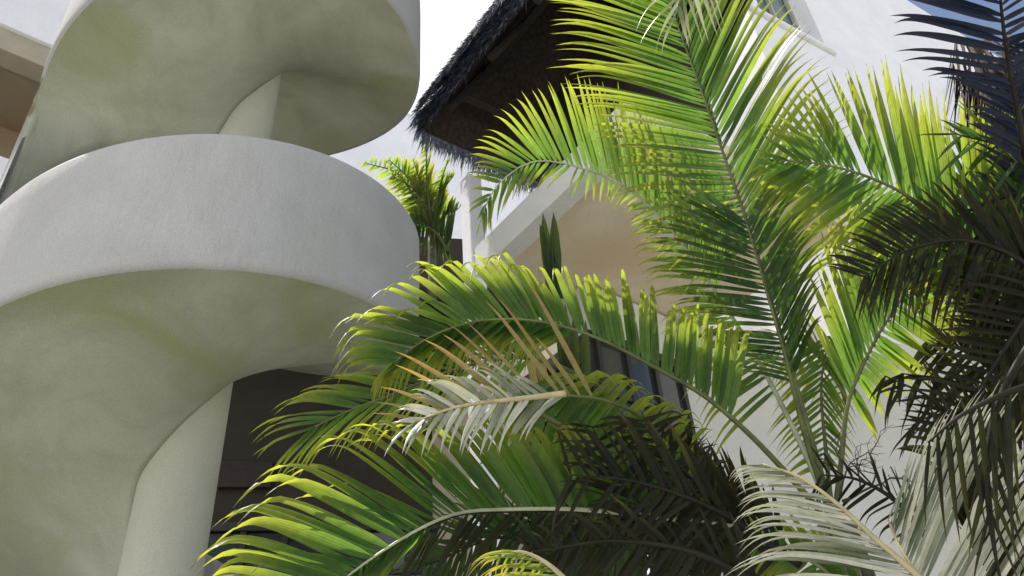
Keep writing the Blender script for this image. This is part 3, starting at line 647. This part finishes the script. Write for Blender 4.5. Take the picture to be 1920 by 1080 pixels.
for (rp, A_, B_, n_, w_d, mt_) in [
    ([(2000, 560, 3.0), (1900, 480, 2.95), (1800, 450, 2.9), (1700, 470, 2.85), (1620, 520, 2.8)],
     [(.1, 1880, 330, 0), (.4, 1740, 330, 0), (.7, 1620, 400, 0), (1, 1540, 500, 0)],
     [(.1, 1900, 700, 0), (.4, 1790, 640, 0), (.7, 1690, 620, 0), (1, 1590, 600, 0)], 36, .009, 'leafshade'),
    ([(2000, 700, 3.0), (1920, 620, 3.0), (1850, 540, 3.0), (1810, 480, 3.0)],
     [(.1, 1790, 640, 0), (.5, 1770, 560, 0), (1, 1760, 450, 0)], [(.1, 1990, 520, 0), (.5, 1930, 460, 0), (1, 1850, 420, 0)], 16, .011, 'leafshade'),
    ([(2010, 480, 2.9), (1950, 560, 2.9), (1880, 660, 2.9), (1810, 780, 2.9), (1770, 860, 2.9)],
     [(.1, 1850, 480, 0), (.4, 1750, 620, 0), (.7, 1700, 720, 0), (1, 1680, 850, 0)], [(.1, 2000, 760, 0), (.5, 1920, 860, 0), (1, 1810, 930, 0)], 26, .010, 'leafshade'),
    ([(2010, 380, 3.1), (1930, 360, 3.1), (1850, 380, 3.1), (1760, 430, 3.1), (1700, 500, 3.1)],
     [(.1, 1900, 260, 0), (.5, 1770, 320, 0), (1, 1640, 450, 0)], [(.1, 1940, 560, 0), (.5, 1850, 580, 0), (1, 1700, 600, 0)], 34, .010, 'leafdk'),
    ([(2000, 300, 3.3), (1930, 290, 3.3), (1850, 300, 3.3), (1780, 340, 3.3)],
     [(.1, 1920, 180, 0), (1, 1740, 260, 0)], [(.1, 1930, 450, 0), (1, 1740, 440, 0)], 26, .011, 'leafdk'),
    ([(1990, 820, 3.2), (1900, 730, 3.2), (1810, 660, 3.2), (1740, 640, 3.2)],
     [(.1, 1900, 590, 0), (.5, 1800, 560, 0), (1, 1690, 600, 0)], [(.1, 1880, 860, 0), (.5, 1790, 790, 0), (1, 1700, 690, 0)], 22, .012, 'leafshade'),
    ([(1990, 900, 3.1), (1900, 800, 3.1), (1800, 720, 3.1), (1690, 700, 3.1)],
     [(.2, 1850, 690, 0), (1, 1640, 720, 0)], [(.2, 1860, 900, 0), (1, 1680, 760, 0)], 9, .016, 'leafshade')]:
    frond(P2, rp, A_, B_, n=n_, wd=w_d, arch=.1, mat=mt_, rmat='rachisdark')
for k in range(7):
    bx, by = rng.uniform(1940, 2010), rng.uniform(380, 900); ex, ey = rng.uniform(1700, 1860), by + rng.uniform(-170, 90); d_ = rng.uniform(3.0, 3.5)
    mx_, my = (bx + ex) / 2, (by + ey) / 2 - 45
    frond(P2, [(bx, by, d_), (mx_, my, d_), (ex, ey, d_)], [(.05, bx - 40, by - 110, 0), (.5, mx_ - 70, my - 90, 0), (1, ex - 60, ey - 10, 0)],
          [(.05, bx - 10, by + 140, 0), (.5, mx_ - 40, my + 140, 0), (1, ex - 50, ey + 60, 0)], n=int(rng.uniform(14, 26)), wd=.0085, arch=.12, mat=['leafshade', 'leafdk', 'leafshade'][k % 3], rmat='rachisdark', gap=.2, jit=2.5)
for rp, A_, B_ in [
    ([(1740, 1010, 2.9), (1680, 940, 2.9), (1610, 900, 2.9), (1540, 890, 2.9)], [(.1, 1690, 860, 0), (1, 1500, 850, 0)], [(.1, 1660, 1010, 0), (1, 1510, 950, 0)]),
    ([(1940, 960, 2.8), (1840, 840, 2.8), (1750, 750, 2.8), (1660, 705, 2.8)], [(.2, 1830, 700, 0), (1, 1620, 760, 0)], [(.2, 1830, 930, 0), (1, 1640, 790, 0)])]:
    frond(P2, rp, A_, B_, n=15, wd=.008, arch=.14, mat='leafshade', rmat='rachisdark', gap=.15, jit=2, hook=.08)
canes(P2, [(1985, 650, 3.2, .1, .1, .07), (1890, 660, 3.5, .1, .2, .06)])
# ---- tall palm at the top right ----
P3 = empty('tall_palm', crown(1905, 230, 4.2), 'tall bluish black palm with a shaggy dark trunk against the sky at the top right', 'palm')
frond(P3, [(1925, 300, 2.9), (1908, 210, 2.85), (1893, 130, 2.8), (1880, 40, 2.75), (1870, -70, 2.7)],
      [(.0, 1830, 250, 0), (.15, 1815, 205, 0), (.3, 1790, 150, 0), (.42, 1690, 125, 0), (.52, 1685, 95, 0), (.62, 1655, 45, 0), (.75, 1665, -20, 0), (1, 1700, -170, 0)],
      [(.3, 1990, 150, 0), (.6, 1960, 60, 0), (1, 1950, -120, 0)], n=22, wd=.011, arch=.16, mat='leafblue', rmat='rachisdark')
frond(P3, [(1940, 420, 3.1), (1925, 300, 3.1), (1912, 200, 3.1), (1905, 120, 3.1)],
      [(.1, 1830, 330, 0), (.5, 1820, 210, 0), (1, 1860, 100, 0)], [(.1, 1990, 300, 0), (1, 1930, 80, 0)], n=24, wd=.010, arch=.1, mat='leafblue', rmat='rachisdark')
top = at(1868, 150, 4.6)
mb = MB(); zz = np.linspace(0, top[2], 30); mb.tube([(top[0] + .5 * (1 - z / top[2]) ** 2, top[1], z) for z in zz], [.13 + .02 * (i % 2) for i in range(30)], 12); mb.build('trunk', M['trunk'], P3, smooth=True)
mb = MB()
for _ in range(900):
    z = R_.uniform(-1.3, .25); an = R_.uniform(0, 2 * math.pi); o_ = np.array([math.cos(an), math.sin(an), 0]); b = top + np.array([0, 0, z]) + o_ * .12
    l = R_.uniform(.2, .5); e = b + o_ * l * R_.uniform(.2, .6) + np.array([0, 0, -l]); sd_ = np.array([-o_[1], o_[0], 0]) * .012
    mb.add([b - sd_, b + sd_, e], [(0, 1, 2)])
mb.build('dead_leaf_skirt', M['trunk'], P3)

# ---- low pale palm at the bottom right ----
P4 = empty('low_palm', crown(1760, 1180, 2.3), 'low palm with sunlit highlights put into its silvery pale leaflets in the bottom right corner', 'palm')
frond(P4, [(1790, 1160, 2.3), (1720, 1080, 2.3), (1640, 1010, 2.3), (1570, 945, 2.3), (1500, 895, 2.3), (1430, 870, 2.3)],
      [(.05, 1420, 1150, -.1), (.2, 1370, 1080, -.1), (.4, 1375, 1000, -.1), (.6, 1385, 950, -.05), (.8, 1380, 910, 0), (1, 1370, 890, 0)],
      [], n=44, wd=.0055, arch=.24, p=4, mat='leafpale', rmat='rachisdry', fold=.6)
frond(P4, [(1930, 1220, 2.35), (1830, 1160, 2.35), (1740, 1100, 2.35), (1690, 1030, 2.4), (1665, 975, 2.45)],
      [(0, 2080, 980, 0), (.2, 2040, 880, 0), (.4, 1990, 800, 0), (.6, 1880, 700, 0), (.8, 1780, 750, 0), (1, 1705, 850, 0)], [], n=64, wd=.0052, gap=.06, jit=1.3, arch=.03, mat='leafpale', rmat='rachisdry')
frond(P4, [(1930, 1180, 2.7), (1860, 1060, 2.7), (1810, 960, 2.7), (1790, 860, 2.7)],
      [(0, 1800, 980, 0), (.5, 1740, 860, 0), (1, 1740, 760, 0)], [(0, 2000, 1000, 0), (.5, 1930, 860, 0), (1, 1840, 740, 0)], n=26, wd=.012, arch=.1, mat='leafshade', rmat='rachisdark')
frond(P4, [(1640, 1160, 2.6), (1560, 1080, 2.6), (1480, 1030, 2.6), (1420, 1020, 2.6)],
      [(0, 1560, 980, 0), (1, 1390, 960, 0)], [(0, 1540, 1150, 0), (1, 1390, 1080, 0)], n=16, wd=.016, arch=.1, mat='leaf')
frond(P4, [(2010, 560, 2.3), (1935, 640, 2.2), (1870, 760, 2.15), (1850, 900, 2.1), (1870, 1060, 2.1), (1900, 1160, 2.1)],
      [(0, 1850, 760, 0), (.4, 1800, 960, 0), (1, 1840, 1200, 0)], [(0, 1925, 760, 0), (.4, 1915, 980, 0), (1, 1930, 1200, 0)], n=15, wd=.007, arch=.03, mat='leafshade', rmat='rachisdark', gap=.25)
frond(P4, [(1990, 700, 2.2), (1940, 720, 2.15), (1880, 740, 2.12), (1800, 780, 2.1), (1740, 830, 2.1)],
      [], [(0, 2010, 1000, 0), (.4, 1900, 1060, 0), (.7, 1840, 1040, 0), (1, 1730, 1000, 0)], n=13, wd=.007, arch=.06, mat='leafshade', rmat='rachisdark', gap=.2)
canes(P4, [(1760, 1140, 2.35, .1, .1, .03)])
# ---- little yellow palm bottom centre ----
P5 = empty('young_palm', crown(1040, 1150, 2.0), 'small yellow green palm tuft with thin arching leaflets at the bottom centre', 'palm')
frond(P5, [(1130, 1180, 2.0), (1080, 1110, 2.0), (1030, 1060, 2.0), (980, 1035, 2.0), (940, 1040, 2.0)],
      [(0, 960, 1160, 0), (.4, 900, 1110, 0), (.7, 885, 1075, 0), (1, 895, 1055, 0)], [(0, 1050, 1190, 0), (1, 930, 1090, 0)], n=16, wd=.0055, arch=.3, mat='leafyel', rmat='rachisdry', fold=.6)
# ---- spear-leaved plant behind the middle frond ----
P6 = empty('spear_plant', crown(1060, 760, 4.0), 'plant with stiff upright green spear leaves in front of the cream wall', 'plant')
def spear(bx, by, tx, ty, d, wdt, mat='leafdk'):
    mb = MB(); b, t_ = at(bx, by, d), at(tx, ty, d + .05); s = np.linspace(0, 1, 9); sd_ = np.array(c2w(np.array([1., 0, 0])))
    pts = b + (t_ - b) * s[:, None]; nm_ = np.cross(t_ - b, sd_); nm_ /= np.linalg.norm(nm_); pr = np.interp(s, [0, .5, .8, 1], [.7, 1, .7, .03]) * wdt
    vs = np.empty((27, 3)); vs[0::3] = pts - sd_ * pr[:, None]; vs[1::3] = pts + nm_ * (pr * .5)[:, None]; vs[2::3] = pts + sd_ * pr[:, None]
    mb.add(vs, [f for k in range(8) for f in ((3*k, 3*k+1, 3*k+4, 3*k+3), (3*k+1, 3*k+2, 3*k+5, 3*k+4))], lr=np.full(27, rng.random()), ls=np.repeat(s, 3) * .9, lu=np.tile([0, .5, 1.], 9))
    mb.build('leaf', M[mat], P6, smooth=True)
for q in [(1035, 560, 1018, 400), (1045, 560, 1038, 398), (1050, 560, 1012, 420), (1075, 780, 1045, 600), (1085, 780, 1075, 590), (1095, 780, 1098, 600), (1070, 790, 1060, 570)]:
    spear(*q, 4.0, .03)
spear(1040, 780, 985, 590, 3.9, .028, 'leafdry'); spear(1020, 790, 965, 560, 3.9, .02, 'leafdry')
# ---- small palm on the roof terrace behind the staircase ----
P7 = empty('terrace_palm', (*azp(-8, 9.4), 7.9), 'small yellow green palm growing between the staircase and the thatched eave', 'palm')
bx, by = 810, 440
for (tx, ty, mx_, my) in [(685, 305, 750, 330), (735, 330, 780, 360), (800, 255, 800, 330), (775, 300, 790, 350), (850, 330, 830, 360), (860, 390, 840, 400), (770, 400, 790, 410), (840, 300, 825, 350), (730, 300, 770, 340)]:
    frond(P7, [(bx, by, 9.2), (mx_, my, 9.2), (tx, ty, 9.1)],
          [(.2, (bx + mx_) / 2 - 30, (by + my) / 2 + 20, 0), (.6, mx_ - 32, my + 22, 0), (1, tx - 8, ty + 8, 0)],
          [(.2, (bx + mx_) / 2 + 28, (by + my) / 2 - 30, 0), (.6, mx_ + 10, my - 40, 0), (1, tx + 4, ty - 10, 0)], n=18, wd=.02, arch=.12, mat='leafyel' if (tx + ty) % 2 else 'leaf', jit=.5, rr=.02)
frond(P7, [(840, 470, 9.0), (810, 430, 9.0), (760, 420, 9.0)], [(0, 860, 380, 0), (1, 740, 400, 0)], [(0, 850, 500, 0), (1, 760, 460, 0)], n=16, wd=.02, mat='leafdk', jit=.5, rr=.02)
mb = MB(); q = at(810, 440, 9.2); mb.tube([(q[0], q[1], z) for z in np.linspace(6.5, q[2], 8)], .05, 8); mb.build('stem', M['cane'], P7, smooth=True)
P7.location = (q[0], q[1], 7.0) if False else P7.location

# ---- dried flower stalk at the palm base ----
tw = MB(); R2 = random.Random(5)
def branch(p, d, l, r, depth):
    pts = [p]; 
    for k in range(5):
        d = d + np.array([R2.uniform(-.3, .3) for _ in range(3)]); d = d / np.linalg.norm(d); pts.append(pts[-1] + d * l / 5)
    tw.tube(pts, [r * (1 - .12 * k) for k in range(6)], 5)
    if depth:
        for k in (2, 3, 5): branch(pts[k], d + np.array([R2.uniform(-1, 1) for _ in range(3)]) * .9, l * .65, r * .6, depth - 1)
branch(at(1575, 930, 2.95), np.array([.4, 0, .8]), .16, .006, 3); branch(at(1580, 940, 2.95), np.array([.9, 0, .3]), .2, .006, 3)
tag(tw.build('dried_flower_stalk', M['twig']), 'bare branching brown stalk at the foot of the long green stems', 'stalk')
